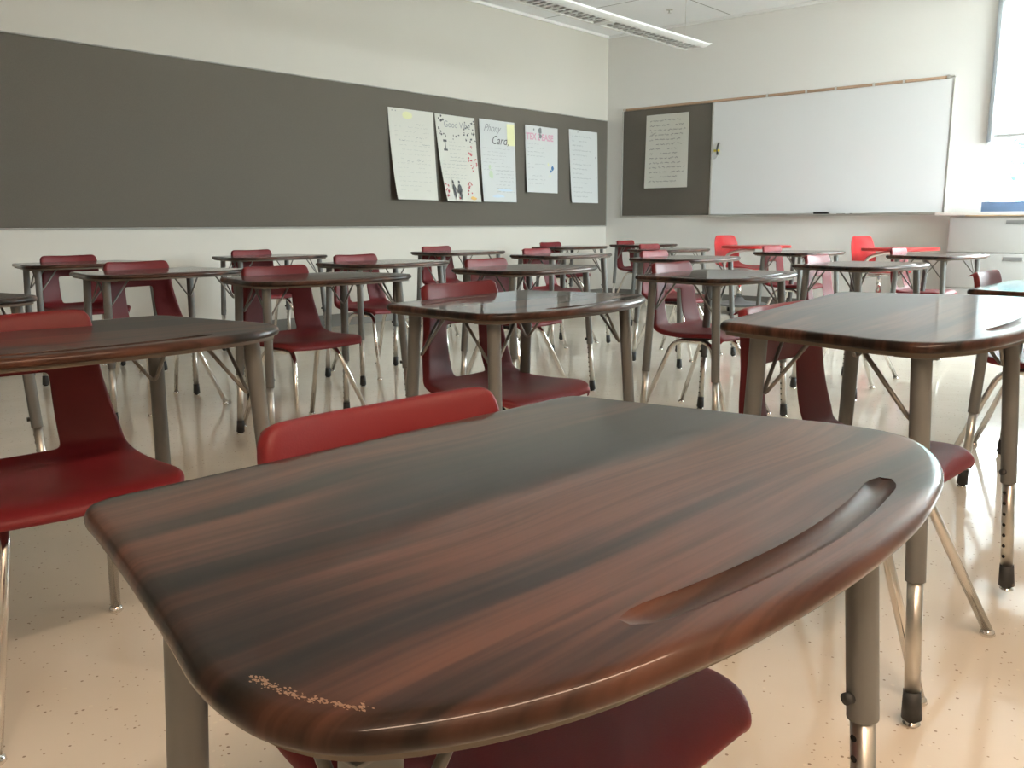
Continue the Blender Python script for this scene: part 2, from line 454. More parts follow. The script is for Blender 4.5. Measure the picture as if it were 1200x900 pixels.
# ------------------------------------------------------------------ papers with handwriting
def rnd_words(bm, x0, x1, z, h, rng, dens=.8, mi=0, y=-.0012, th=.0032):
    """a line of illegible handwriting, word by word: small connected zigzag strokes"""
    x = x0
    while x < x1 - .01:
        wlen = min(rng.uniform(.025, .07), x1 - x)
        if rng.random() < dens:
            p = []; xx = x
            while xx < x + wlen:
                p.append((xx, z + rng.uniform(-h, h) * .5)); xx += rng.uniform(.004, .009)
            for (a, b), (c, d) in zip(p, p[1:]):
                w = th / 2
                v = [bm.verts.new((a, y, b - w)), bm.verts.new((c, y, d - w)), bm.verts.new((c, y, d + w)), bm.verts.new((a, y, b + w))]
                bm.faces.new(v).material_index = mi
        x += wlen + rng.uniform(.010, .02)

def sheet(name, label, cat, w, h, place, rotz, curl, mat, shear=0, group='handwritten poster sheets'):
    """a sheet hung on the wall: local x to the right, z up from the top edge, -y toward the room"""
    root = thing(name, label, cat, place, rotz, group)
    bm = bmesh.new(); nx, nz = 12, 16
    def P(i, j):
        u, v = i / nx, j / nz
        y = -.003 - curl * (v ** 2.2) * (.35 + .65 * (1 - u)) - .004 * math.sin(u * 7 + v * 3)
        return (u * w + shear * v, y, -v * h)
    g = [[bm.verts.new(P(i, j)) for i in range(nx + 1)] for j in range(nz + 1)]
    for j in range(nz):
        for i in range(nx): bm.faces.new((g[j][i], g[j + 1][i], g[j + 1][i + 1], g[j][i + 1]))
    o = finish('paper_sheet', bm, mat, root, 60)
    s = o.modifiers.new('thickness', 'SOLIDIFY'); s.thickness = .0006; s.offset = -1
    def drape(bm):
        for v in bm.verts:
            u = (v.co.x - shear * (-v.co.z / h)) / w; vv = -v.co.z / h
            # keep marks just in front of the curled sheet
            vv = min(max(vv, 0), 1); u = min(max(u, 0), 1)
            v.co.y += -.003 - curl * (vv ** 2.2) * (.35 + .65 * (1 - u)) - .004 * math.sin(u * 7 + vv * 3) - .0022
            v.co.x += shear * vv
    return root, drape

def marks(root, drape, name, mat, fn):
    bm = bmesh.new(); fn(bm); drape(bm); finish(name, bm, mat, root)

def blob(bm, x, z, rx, rz, n=7, rng=random, y=0):
    vs = []
    for k in range(n):
        a = 2 * PI * k / n; q = rng.uniform(.7, 1.15)
        vs.append(bm.verts.new((x + rx * q * math.cos(a), y, z + rz * q * math.sin(a))))
    bm.faces.new(vs)

def heart(bm, x, z, s):
    vs = [bm.verts.new((x + s * a, 0, z + s * b)) for a, b in ((0, -1), (.9, .1), (.8, .7), (.35, .8), (0, .4), (-.35, .8), (-.8, .7), (-.9, .1))]
    bm.faces.new(vs)

def letters(root, drape, name, mat, text, x, z, size, shear_t=0.0, bold=.0):
    cu = bpy.data.curves.new('writing', 'FONT'); cu.body = text; cu.size = size; cu.align_x = 'LEFT'; cu.shear = shear_t; cu.offset = bold
    ob = bpy.data.objects.new('writing', cu); COL.objects.link(ob)
    dg = bpy.context.evaluated_depsgraph_get()
    me = bpy.data.meshes.new_from_object(ob.evaluated_get(dg))
    bpy.data.objects.remove(ob)
    bm = bmesh.new(); bm.from_mesh(me)
    for v in bm.verts: v.co = Vector((v.co.x + x, 0, v.co.y + z))
    drape(bm); finish(name, bm, mat, root)

RZ = -PI / 2       # sheets on the left wall: local x -> world... set below
def on_left(y0, z): return (.021, y0, z)
# on the left wall local +x must run toward +y and local -y toward +x: rotate by +90 degrees
LW = PI / 2
rng = random.Random(3)
# sheet 1
rt, dr = sheet('poster_sheet', 'plain white handwritten sheet, leftmost on the long pin board', 'poster', .565, .82, on_left(-3.49, 1.94), LW, .075, M['paper'], .03)
def f(bm):
    for i in range(15): rnd_words(bm, .06, .50, -.16 - i * .041, .008, rng, .75, th=.0016)
marks(rt, dr, 'pencil_writing', M['pencil'], f)
def f(bm):
    for x, z in ((.10, -.28), (.33, -.25), (.40, -.31), (.19, -.47), (.32, -.46), (.35, -.13)): rnd_words(bm, x, x + .10, z, .014, rng, 1, th=.004)
    for x in (.045, .085): blob(bm, x, -.025, .008, .008)
marks(rt, dr, 'ink_writing', M['pencil'], f)
def f(bm): blob(bm, .24, -.055, .07, .035, 10, rng)
marks(rt, dr, 'yellow_patch', M['yellow'], f)
# sheet 2
rt, dr = sheet('poster_sheet', 'white sheet with red hearts and two black figures holding hands', 'poster', .545, .82, on_left(-2.90, 1.935), LW, .09, M['paper'], .07)
letters(rt, dr, 'title_writing', M['pencil'], 'Good Vibe', .10, -.115, .085, .1)
def f(bm):
    for i in range(60):
        x = rng.uniform(.01, .54); z = rng.uniform(-.24, -.01)
        if .10 < x < .38 and z > -.18: continue
        if x > .1 and z < -.2 and rng.random() < .4: continue
        blob(bm, x, z, rng.uniform(.006, .014), rng.uniform(.006, .016), 5, rng)
    # the bold capital I
    for d in ((.075, .125, -.255, -.235), (.094, .106, -.335, -.25), (.072, .128, -.34, -.322)):
        bm.faces.new([bm.verts.new((a, 0, b)) for a, b in ((d[0], d[2]), (d[1], d[2]), (d[1], d[3]), (d[0], d[3]))])
marks(rt, dr, 'ink_leaves', M['ink'], f)
def f(bm):
    for i in range(7): rnd_words(bm, .15, .50 - .10 * (i > 2), -.25 - i * .036, .008, rng, .85, th=.0022)
    for i in range(7): rnd_words(bm, .03, .36, -.40 - i * .033, .008, rng, .85, th=.0022)
marks(rt, dr, 'pencil_writing', M['pencil'], f)
def f(bm):
    for i in range(24):
        a = rng.uniform(0, 2 * PI); q = rng.random() ** .5
        heart(bm, .47 + .06 * q * math.cos(a), -.41 + .13 * q * math.sin(a), .010)
    for i in range(16):
        a = rng.uniform(0, 2 * PI); q = rng.random() ** .5
        heart(bm, .37 + .055 * q * math.cos(a), -.69 + .07 * q * math.sin(a), .010)
    for i in range(12): heart(bm, rng.uniform(.01, .06), rng.uniform(-.78, -.62), .009)
    heart(bm, .20, -.79, .013)
marks(rt, dr, 'red_hearts', M['redink'], f)
def f(bm):
    def poly(pts): bm.faces.new([bm.verts.new((a, 0, b)) for a, b in pts])
    # left figure in a long dress, right figure with legs apart, hands joined
    blob(bm, .135, -.635, .014, .019, 10, rng)
    poly([(.128, -.655), (.143, -.655), (.157, -.68), (.150, -.715), (.156, -.76), (.140, -.80), (.126, -.77), (.122, -.715), (.116, -.68)])
    poly([(.155, -.675), (.190, -.735), (.184, -.742), (.150, -.70)])
    blob(bm, .225, -.635, .014, .018, 10, rng)
    poly([(.217, -.655), (.233, -.655), (.250, -.675), (.242, -.73), (.208, -.73), (.200, -.675)])
    poly([(.202, -.675), (.186, -.735), (.192, -.742), (.212, -.70)])
    poly([(.248, -.675), (.262, -.735), (.255, -.74), (.240, -.70)])
    poly([(.208, -.73), (.224, -.73), (.222, -.80), (.210, -.80)]); poly([(.226, -.73), (.242, -.73), (.240, -.80), (.228, -.80)])
marks(rt, dr, 'black_figures', M['ink'], f)
def f(bm):
    blob(bm, .41, -.785, .045, .018, 9, rng)
marks(rt, dr, 'orange_scribble', M['orange'], f)
# sheet 3
rt, dr = sheet('poster_sheet', 'white sheet with a cursive title and a pale yellow corner', 'poster', .54, .82, on_left(-2.28, 1.94), LW, .03, M['papercool'], .03)
letters(rt, dr, 'title_writing', M['pencil'], 'Phony', .05, -.115, .105, .5)
letters(rt, dr, 'title_second_line', M['ink'], 'Card,', .17, -.235, .12, .35)
def f(bm): bm.faces.new([bm.verts.new((a, 0, b)) for a, b in ((.42, -.24), (.535, -.24), (.535, -.02), (.42, -.02))])
marks(rt, dr, 'yellow_corner', M['yellow'], f)
def f(bm):
    for i in range(7): rnd_words(bm, .03, rng.uniform(.34, .48), -.28 - i * .036, .009, rng, .9, th=.0024)
    for i in range(7): rnd_words(bm, .22, .50, -.50 - i * .036, .009, rng, .9, th=.0030)
marks(rt, dr, 'pencil_writing', M['pencil'], f)
def f(bm):
    blob(bm, .15, -.54, .035, .05, 9, rng); blob(bm, .13, -.47, .02, .03, 7, rng)
marks(rt, dr, 'green_plant', M['green'], f)
def f(bm): blob(bm, .25, -.76, .10, .02, 11, rng); blob(bm, .35, -.70, .12, .012, 9, rng)
marks(rt, dr, 'blue_water', M['paleblue'], f)
# sheet 4
rt, dr = sheet('poster_sheet', 'smaller white sheet with a pink block-letter title and a blue drawing', 'poster', .56, .705, on_left(-1.56, 1.937), LW, .03, M['papercool'], .0)
letters(rt, dr, 'title_writing', M['pink'], "TEX 2 EASE", .012, -.145, .094, 0, .0035)
def f(bm):
    blob(bm, .25, -.045, .035, .035, 9, rng); blob(bm, .26, -.10, .03, .03, 8, rng); blob(bm, .14, -.04, .012, .012, 6, rng)
marks(rt, dr, 'ink_drawing', M['greyplastic'], f)
def f(bm):
    for i in range(11):
        if i in (4, 7): continue
        rnd_words(bm, .03, rng.uniform(.26, .36), -.19 - i * .042, .010, rng, .9, th=.0032)
marks(rt, dr, 'pencil_writing', M['pencil'], f)
def f(bm): blob(bm, .46, -.44, .025, .03, 9, rng); blob(bm, .435, -.47, .02, .015, 9, rng)
marks(rt, dr, 'blue_drawing', M['blue'], f)
def f(bm):
    blob(bm, .39, -.40, .015, .02, 7, rng); blob(bm, .42, -.52, .02, .01, 7, rng)
marks(rt, dr, 'orange_drawing', M['yellow'], f)
# sheet 5
rt, dr = sheet('poster_sheet', 'white handwritten sheet hanging last in line, nearest the room corner', 'poster', .545, .815, on_left(-.79, 1.95), LW, .03, M['papercool'], .03)
def f(bm):
    for i in range(14): rnd_words(bm, .05, .42 - .08 * (i % 3), -.07 - i * .052, .014, rng, .95, th=.0045)
    blob(bm, .16, -.02, .01, .014, 6, rng); blob(bm, .50, -.29, .008, .014, 6, rng); blob(bm, .51, -.52, .006, .02, 6, rng)
marks(rt, dr, 'ink_writing', M['pencil'], f)
# sheet on the small board (far wall: local x = world x, -y toward the room)
rt, dr = sheet('poster_sheet', 'handwritten sheet alone on the small pin board beside the whiteboard', 'poster', .557, .82, (.565, -.021, 2.117), 0, .02, M['paper'], 0)
def f(bm):
    for i in range(14): rnd_words(bm, .055, rng.uniform(.43, .53), -.07 - i * .052, .017, rng, .95, th=.005)
    rnd_words(bm, .07, .15, -.205, .03, rng, 1, th=.005)
marks(rt, dr, 'ink_writing', M['ink'], f)

# ------------------------------------------------------------------ pendant light
t = thing('pendant_light', 'long white suspended louvred light fixture under the ceiling', 'light fixture', (0, 0, 0))
FX, FZ, FY0, FY1 = 2.02, 2.46, -9.9, -1.52
prof = [(-.155, .030), (-.150, .018), (-.115, .004), (-.085, 0), (-.078, .0), (-.078, .045), (.078, .045), (.078, 0), (.085, 0), (.115, .004), (.150, .018), (.155, .030), (.10, .052), (.03, .066), (-.03, .066), (-.10, .052)]
bm = bmesh.new()
loops = [[Vector((FX + x, y, FZ + z)) for x, z in prof] for y in (FY0, FY1)]
rg = [[bm.verts.new(v) for v in lp] for lp in loops]
n = len(prof)
for k in range(n): bm.faces.new((rg[0][k], rg[0][(k + 1) % n], rg[1][(k + 1) % n], rg[1][k]))
bm.faces.new(rg[0]); bm.faces.new(rg[1][::-1])
bmesh.ops.recalc_face_normals(bm, faces=bm.faces)
finish('housing', bm, M['paint'], t, 30)
# sloping end cap
bm = bmesh.new()
a = [Vector((FX + x, FY1 + .001, FZ + z)) for x, z in prof if not (abs(x) <= .078 and z <= .045 and z > -.01)]
b_ = [Vector((FX + x * .9, FY1 + .07, FZ + .045 + (z - .03) * .3)) for x, z in prof if not (abs(x) <= .078 and z <= .045 and z > -.01)]
loft(bm, [a, b_]); bmesh.ops.recalc_face_normals(bm, faces=bm.faces); finish('end_cap', bm, M['paint'], t, 30)
y = FY1 - .08; sec = 0
while y > -6.2:
    bm = bmesh.new()
    L = 1.30; k = 0
    while k * .075 < L - .04:
        yy = y - k * .075
        # a cross blade, a wedge that is thick at the bottom
        pts = [(-.076, .044, .003), (.076, .044, .003), (.076, .016, .010), (.060, .002, .019), (-.060, .002, .019), (-.076, .016, .010)]
        f0 = [bm.verts.new((FX + x, yy + t2, FZ + z)) for x, z, t2 in pts]; f1 = [bm.verts.new((FX + x, yy - t2, FZ + z)) for x, z, t2 in pts]
        bm.faces.new(f0); bm.faces.new(f1[::-1])
        for q in range(6): bm.faces.new((f0[q], f1[q], f1[(q + 1) % 6], f0[(q + 1) % 6]))
        k += 1
    box(bm, FX - .003, FX + .003, y - L, y, FZ + .003, FZ + .044)
    finish('louvre', bm, M['louver'], t)
    bm = bmesh.new(); box(bm, FX - .079, FX + .079, y - L - .09, y - L - .004, FZ - .001, FZ + .044); finish('joiner_plate', bm, M['paint'], t)
    y -= L + .092
bm = bmesh.new()
tube(bm, [(FX, FY1 - .18, FZ + .066), (FX, FY1 - .18, H)], .002, 6)
tube(bm, [(FX, -4.2, FZ + .066), (FX, -4.2, H)], .002, 6); tube(bm, [(FX, -7.2, FZ + .066), (FX, -7.2, H)], .002, 6)
finish('hanging_cable', bm, M['alu'], t)
t = thing('sprinkler_head', 'small grey sprinkler head set in the white ceiling', 'sprinkler', (1.22, -.66, H))
bm = bmesh.new(); lathe(bm, [(.035, 0), (.035, -.004), (.012, -.008), (.010, -.028), (.018, -.030), (.018, -.032)], 16); bmesh.ops.recalc_face_normals(bm, faces=bm.faces); finish('escutcheon', bm, M['alu'], t, 30)

# ------------------------------------------------------------------ cabinets under the window
def cabinet(x0, label):
    W_, D_, HH = 1.07, .455, .945
    t = thing('filing_cabinet', label, 'filing cabinet', (x0 + W_ / 2, -.012 - D_ / 2, 0), 0, 'lateral filing cabinets under the window')
    bm = bmesh.new(); box(bm, -W_ / 2, W_ / 2, -D_ / 2 + .02, D_ / 2, .0, HH, .003); finish('body', bm, M['cabinet'], t, 30)
    for k in range(3):
        z0 = .012 + k * .311
        dr_ = bmesh.new(); box(dr_, -W_ / 2 + .012, W_ / 2 - .012, -D_ / 2, -D_ / 2 + .019, z0, z0 + .304, .003)
        d = finish('drawer', dr_, M['cabinet'], t, 30)
        hb = bmesh.new(); hz = z0 + .262
        box(hb, -.075, .075, -D_ / 2 - .0035, -D_ / 2 - .0005, hz - .014, hz + .014, .001)
        box(hb, -.08, .08, -D_ / 2 - .009, -D_ / 2 - .0005, hz - .019, hz - .0145, .001)
        finish('handle', hb, M['handle'], d)
    return t
cabinet(4.02, 'light grey filing cabinet with its side showing, standing next to the whiteboard')
cabinet(5.095, 'light grey filing cabinet partly out of the picture, second from the whiteboard')
t = thing('counter_top', 'white counter slab with a beech front edge lying on the filing cabinets', 'counter', (0, 0, 0))
bm = bmesh.new(); box(bm, 3.91, 6.60, -.50, -.012, .955, .983, .003); finish('slab', bm, M['counter'], t, 30)
bm = bmesh.new(); box(bm, 4.16, 6.60, -.492, -.02, .9455, .9545); finish('edge_strip', bm, M['beech'], t, 30)
t = thing('ring_binder', 'flat blue-grey binder lying on the white counter under the window', 'binder', (4.52, -.30, .9835), R(-4))
bm = bmesh.new(); box(bm, -.25, .32, -.13, .15, 0, .006, .002); box(bm, -.25, .32, -.13, .15, .080, .086, .002); box(bm, -.25, .32, -.134, -.129, 0, .086, .002); finish('cover', bm, M['binder'], t, 30)
bm = bmesh.new(); box(bm, -.235, .31, -.12, .14, .007, .079); finish('pages', bm, M['papercool'], t)

# ------------------------------------------------------------------ student desk
half = [(0, -.008), (.15, -.008), (.25, -.008), (.287, -.006), (.306, .010), (.316, .06), (.331, .135), (.345, .2), (.356, .25), (.369, .305), (.371, .345), (.366, .374), (.348, .405), (.305, .436), (.25, .459), (.19, .473), (.11, .485), (0, .490)]
half = [(x * 1.045, (y - .2475) * 1.045 + .2475) for x, y in half]
prof2 = [(x, y) for x, y in half] + [(-x, y) for x, y in half[-2:0:-1]]
# local frame: +x = away from the sitter (bowed side), +y lateral; desk centre at the origin
DESK_Z = .674
lp = catmull([(y - .2475, x) for x, y in prof2], 5)
if sum(lp[i].x * lp[(i + 1) % len(lp)].y - lp[(i + 1) % len(lp)].x * lp[i].y for i in range(len(lp))) < 0: lp = lp[::-1]
def desk_top_mesh():
    bm = bmesh.new()
    prof = [(.018, 0), (.0110, 0), (.0078, -.0005), (.0046, -.0019), (.0020, -.0043), (.0004, -.0076), (0, -.0110), (.0005, -.0140), (.0020, -.0165), (.0045, -.0181), (.010, -.0188)]
    loops = [[Vector((p.x, p.y, DESK_Z + dz)) for p in inset_loop(lp, d)] for d, dz in prof]
    loft(bm, loops[::-1])
    bmesh.ops.recalc_face_normals(bm, faces=bm.faces)
    me = bpy.data.meshes.new('desk_top'); bm.to_mesh(me); bm.free()
    o = bpy.data.objects.new('tmp_top', me); COL.objects.link(o)
    # pencil groove cutter: flattened tube along an arc parallel to the bowed edge
    bm = bmesh.new(); path = []
    n_ = 30
    for i in range(n_ + 1):
        y = -.195 + .39 * i / n_
        path.append(Vector((.4605 - .2475 - .021 * (y / .195) ** 2, y, DESK_Z + .0035)))
    rings = []
    for i, p in enumerate(path):
        t_ = (path[min(i + 1, n_)] - path[max(i - 1, 0)]).normalized(); a_ = Vector((t_.y, -t_.x, 0))
        e_ = min(1, (min(i, n_ - i) + .6) / 2.2); w_ = .0135 * (e_ ** .5)
        rings.append([bm.verts.new(p + a_ * w_ * math.cos(2 * PI * k / 16) + Vector((0, 0, .0105 * (e_ ** .5) * math.sin(2 * PI * k / 16)))) for k in range(16)])
    for i in range(n_):
        for k in range(16): bm.faces.new((rings[i][k], rings[i][(k + 1) % 16], rings[i + 1][(k + 1) % 16], rings[i + 1][k]))
    bm.faces.new(rings[0][::-1]); bm.faces.new(rings[-1]); bmesh.ops.recalc_face_normals(bm, faces=bm.faces)
    cm = bpy.data.meshes.new('cutter'); bm.to_mesh(cm); bm.free()
    co = bpy.data.objects.new('cutter', cm); COL.objects.link(co)
    md = o.modifiers.new('b', 'BOOLEAN'); md.object = co; md.operation = 'DIFFERENCE'; md.solver = 'EXACT'
    dg = bpy.context.evaluated_depsgraph_get(); dg.update()
    res = bpy.data.meshes.new_from_object(o.evaluated_get(dg))
    bpy.data.objects.remove(o); bpy.data.objects.remove(co)
    bm = bmesh.new(); bm.from_mesh(res)
    for f_ in bm.faces: f_.smooth = True
    for e in bm.edges:
        if len(e.link_faces) != 2 or e.calc_face_angle(0) > R(28): e.smooth = False
    out = bpy.data.meshes.new('tabletop'); bm.to_mesh(out); bm.free()
    out.materials.append(M['wood'])
    return out

def make_desk(zs=.26):
    root = thing('student_desk', '', 'desk')
    link('tabletop', desk_top_mesh(), root)
    bm = bmesh.new()
    loops = [[Vector((p.x, p.y, DESK_Z + dz)) for p in inset_loop(lp, d)] for d, dz in ((.0110, -.0190), (.011, -.0210), (.012, -.0260), (.020, -.0268))]
    loft(bm, loops[::-1]); bmesh.ops.recalc_face_normals(bm, faces=bm.faces)
    finish('underside_panel', bm, M['under'], root, 40)
    ztop = DESK_Z - .0272
    for nm, (tx, ty), (fx, fy) in (('r', (.122, .322), (.156, .352)), ('r', (.122, -.322), (.156, -.352)), ('b', (-.200, .262), (-.234, .276)), ('b', (-.200, -.262), (-.234, -.276))):
        s = 1 if ty > 0 else -1
        A = Vector((tx, ty, ztop)); B = Vector((fx, fy, 0))
        def P(z): return A + (B - A) * ((ztop - z) / ztop)
        bm = bmesh.new(); tube(bm, [P(ztop), P(zs)], .0172, 22)
        # mounting plate
        box(bm, tx - .035, tx + .035, ty - .035, ty + .035, ztop - .003, ztop, .001)
        leg = finish('leg', bm, M['steel'], root, 40)
        # adjusting bolt near the sleeve end
        d = Vector((-.45, -s, 0)).normalized(); c = P(zs + .027) + d * .016
        bm = bmesh.new(); tube(bm, [c, c + d * .009], .0068, 12); finish('bolt', bm, M['rubber'], leg, 40)
        bm = bmesh.new(); tube(bm, [P(zs + .002), P(.045)], .0135, 20)
        ext = finish('leg_extension', bm, M['insert'], leg, 40)
        bm = bmesh.new()
        for k in range(int((zs - .075) / .0255)):
            z = zs - .023 - k * .0255; c = P(z) + d * .0128
            tube(bm, [c, c + d * .0012], .0042, 10)
        finish('adjustment_hole', bm, M['hole'], leg)
        bm = bmesh.new(); tube(bm, [P(.062), P(.012)], .0150, 20, r2=.0175); finish('rubber_boot', bm, M['rubber'], leg, 40)
        bm = bmesh.new(); lathe(bm, [(.0135, 0), (.0155, .003), (.012, .009), (.006, .0125)], 16, Matrix.Translation(P(0) + Vector((0, 0, 0)))); bmesh.ops.recalc_face_normals(bm, faces=bm.faces)
        finish('glide', bm, M['chrome'], leg, 40)
        # bent brace rod
        low = P(ztop - .125) + Vector((-.012 * (1 if tx > 0 else -1), -.012 * s, 0))
        sx = -1 if tx > 0 else 1
        p0 = Vector((tx + .01 * sx, ty - s * .105, ztop)); p1 = Vector((tx + sx * .105, ty - .01 * s, ztop))
        bm = bmesh.new(); tube(bm, bend([p0, low, p1], .025), .0042, 8); finish('brace_rod', bm, M['rod'], leg, 40)
    return root

# ------------------------------------------------------------------ student chair
CHAIR = [  # x, z, half width down the shell from the rim of the back to the lip of the seat
    (-.250, .711, .157), (-.241, .697, .165), (-.232, .660, .169), (-.227, .610, .170), (-.224, .583, .172),
    (-.223, .568, .174), (-.220, .530, .181), (-.214, .485, .190), (-.203, .445, .198), (-.190, .427, .202), (-.170, .411, .205), (-.125, .401, .207), (-.06, .397, .209),
    (.02, .400, .209), (.085, .405, .207), (.122, .401, .196), (.144, .386, .174)]
def make_chair():
    root = thing('student_chair', '', 'chair')
    HOLE = .068
    nv = len(CHAIR); g = []
    def nrm(i):
        a = CHAIR[max(i - 1, 0)]; b = CHAIR[min(i + 1, nv - 1)]
        d = Vector((b[0] - a[0], 0, b[1] - a[1])).normalized()
        return Vector((-d.z, 0, d.x))      # toward the sitter / upwards
    bm = bmesh.new(); rows = []
    for i, (x, z, hw) in enumerate(CHAIR):
        n_ = nrm(i); back = i <= 7
        hu = HOLE / hw
        us = [-1, -.87, -hu, -hu * .8, 0, hu * .8, hu, .87, 1]
        row = []
        cup = .024 if i <= 8 else .010
        if i == 0 : hw2 = hw - .010
        else: hw2 = hw
        for u in us:
            off = cup * (abs(u) ** 2)
            if i == 0: zz = -.010 * abs(u) ** 3
            else: zz = 0
            row.append(Vector((x, u * hw2, z + zz)) + n_ * off)
        # side flange, turned back
        fl = -n_ * .022
        rows.append([row[0] + fl + Vector((0, -.003, 0))] + row + [row[-1] + fl + Vector((0, .003, 0))])
    # end flanges
    f0 = [v - nrm(0) * .018 + Vector((-.004, 0, .0)) for v in rows[0]]
    f1 = [v - nrm(nv - 1) * .0 + Vector((-.004, 0, -.016)) for v in rows[-1]]
    rows = [f0] + rows + [f1]
    V = [[bm.verts.new(v) for v in r_] for r_ in rows]
    for j in range(len(V) - 1):
        for k in range(len(V[0]) - 1):
            # opening between the back and the seat
            if 5 <= j <= 9 and k in (3, 4, 5, 6): continue
            bm.faces.new((V[j][k], V[j + 1][k], V[j + 1][k + 1], V[j][k + 1]))
    bmesh.ops.recalc_face_normals(bm, faces=bm.faces)
    sh_ = finish('seat_shell', bm, M['plastic'], root)
    for p in sh_.data.polygons: p.use_smooth = True
    s = sh_.modifiers.new('t', 'SOLIDIFY'); s.thickness = .006; s.offset = -1
    if True:
        q = sh_.modifiers.new('s', 'SUBSURF'); q.levels = 2; q.render_levels = 2
    dg = bpy.context.evaluated_depsgraph_get(); dg.update()
    me = bpy.data.meshes.new_from_object(sh_.evaluated_get(dg)); sh_.modifiers.clear(); sh_.data = me
    # bracket
    bm = bmesh.new(); box(bm, -.10, .05, -.140, .140, .3740, .3800, .002)
    box(bm, -.07, .025, -.09, .09, .3805, .3890, .002)
    br = finish('seat_bracket', bm, M['blackplate'], root, 30)
    for sy in (-1, 1):
        rear = bend([(-.265, .180 * sy, .012), (-.125, .135 * sy, .3625), (.015, .125 * sy, .3625)], .055, 8)
        front = bend([(.195, .195 * sy, .012), (.045, .106 * sy, .3625), (-.08, .102 * sy, .3625)], .05, 8)
        for pts in (rear, front):
            bm = bmesh.new(); tube(bm, pts, .0108, 16)
            lg = finish('leg', bm, M['chrome'], root, 50)
            bm = bmesh.new(); lathe(bm, [(.0135, 0), (.016, .003), (.0145, .010), (.009, .017), (.004, .020)], 16, Matrix.Translation((pts[0].x, pts[0].y, 0)))
            bmesh.ops.recalc_face_normals(bm, faces=bm.faces); finish('glide', bm, M['chrome'], lg, 60)
    return root

# column/row positions of the desks (x, y, turn, height factor) and their chairs (x, y, turn)
DESKS = {
    'front':  (5.866, -8.422, -.0365), 'left': (4.53, -8.29, -.03), 'center': (4.705, -7.093, .07), 'right': (5.743, -7.105, .0),
    'z': (3.25, -8.29, 0), 'c': (3.247, -6.73, -.059), 'b': (2.27, -6.921, .011), 'a': (1.001, -6.714, 0),
    'h': (3.443, -5.57, .072), 'f': (2.355, -5.58, .043), 'e': (.875, -5.367, -.014), 'n': (4.487, -5.516, .031), 'r': (5.80, -5.55, 0),
    'g': (1.247, -3.824, .007), 'i': (2.374, -3.902, .021), 'm': (3.399, -3.911, -.009), 'p': (4.629, -4.193, -.132),
    'j': (1.019, -2.024, -.009), 'l': (2.275, -2.245, 0), 'o': (3.50, -2.35, -.03), 'q': (4.533, -2.46, -.074), 'k': (1.104, -.822, -.011)}
DLAB = {
    'front': 'dark wood-grain foreground desk with a pencil groove and a scuffed corner',
    'left': 'brown desk cut by the left picture edge, with a maroon chair tucked under it',
    'center': 'brown desk whose glossy top mirrors the pin board, just beyond the foreground chair back',
    'right': 'desk with a washed-out shiny top at the right, just beyond the foreground desk',
    'z': 'desk showing only a brown corner at the left picture edge, above a maroon backrest',
    'c': 'dark-topped desk directly behind the right corner of the desk at the left edge',
    'b': 'second desk along from the leftmost whole one, nearer the camera than it',
    'a': 'leftmost whole desk, standing close to the long pin board',
    'h': 'dark desk directly behind the mirror-topped desk in the middle of the room',
    'f': 'desk just left of the maroon backrest at the middle desk, one row farther back',
    'e': 'second whole desk from the left in the row along the long pin board',
    'n': 'desk between the middle desk and the washed-out desk, with the side-on chrome-legged chair',
    'r': 'desk cut by the right edge of the picture with a tan folder on it',
    'g': 'far desk beneath the leftmost poster sheets, close to the left wall',
    'i': 'second desk behind the middle mirror-topped desk, below the poster with the pink title',
    'm': 'desk directly behind the one with the side-on chrome-legged chair, below the small pin board',
    'p': 'desk below the right half of the whiteboard, with dark edge toward the camera',
    'j': 'last desk seen left of the room corner, below the last poster sheet',
    'l': 'thin-looking far desk just in front of the corner desk, below the small pin board',
    'o': 'far desk below the whiteboard eraser, in front of the left bright red chair',
    'q': 'far desk in front of the filing cabinet drawers and the right bright red chair',
    'k': 'farthest desk, just right of the room corner under the small pin board'}
CHAIRS = {
    'front': (5.79, -8.38, R(-3)), 'left': (4.595, -8.365, R(-4)), 'center': (4.612, -7.040, R(1)), 'right': (5.705, -7.165, R(-4)),
    'c': (3.165, -6.740, R(-2)), 'b': (2.180, -6.880, 0), 'a': (0.930, -6.690, 0), 'h': (3.345, -5.540, R(2)), 'f': (2.24, -5.53, 0),
    'e': (0.800, -5.330, 0), 'n': (4.360, -5.360, R(-1)), 'r': (5.710, -5.360, 0), 'g': (1.140, -3.770, 0), 'i': (2.26, -3.80, R(1)), 'm': (3.28, -3.78, 0),
    'p': (4.50, -3.98, 0), 'j': (0.920, -1.950, 0), 'l': (2.15, -2.05, 0), 'o': (3.365, -2.120, 0), 'q': (4.40, -2.24, 0), 'k': (.98, -.69, 0)}
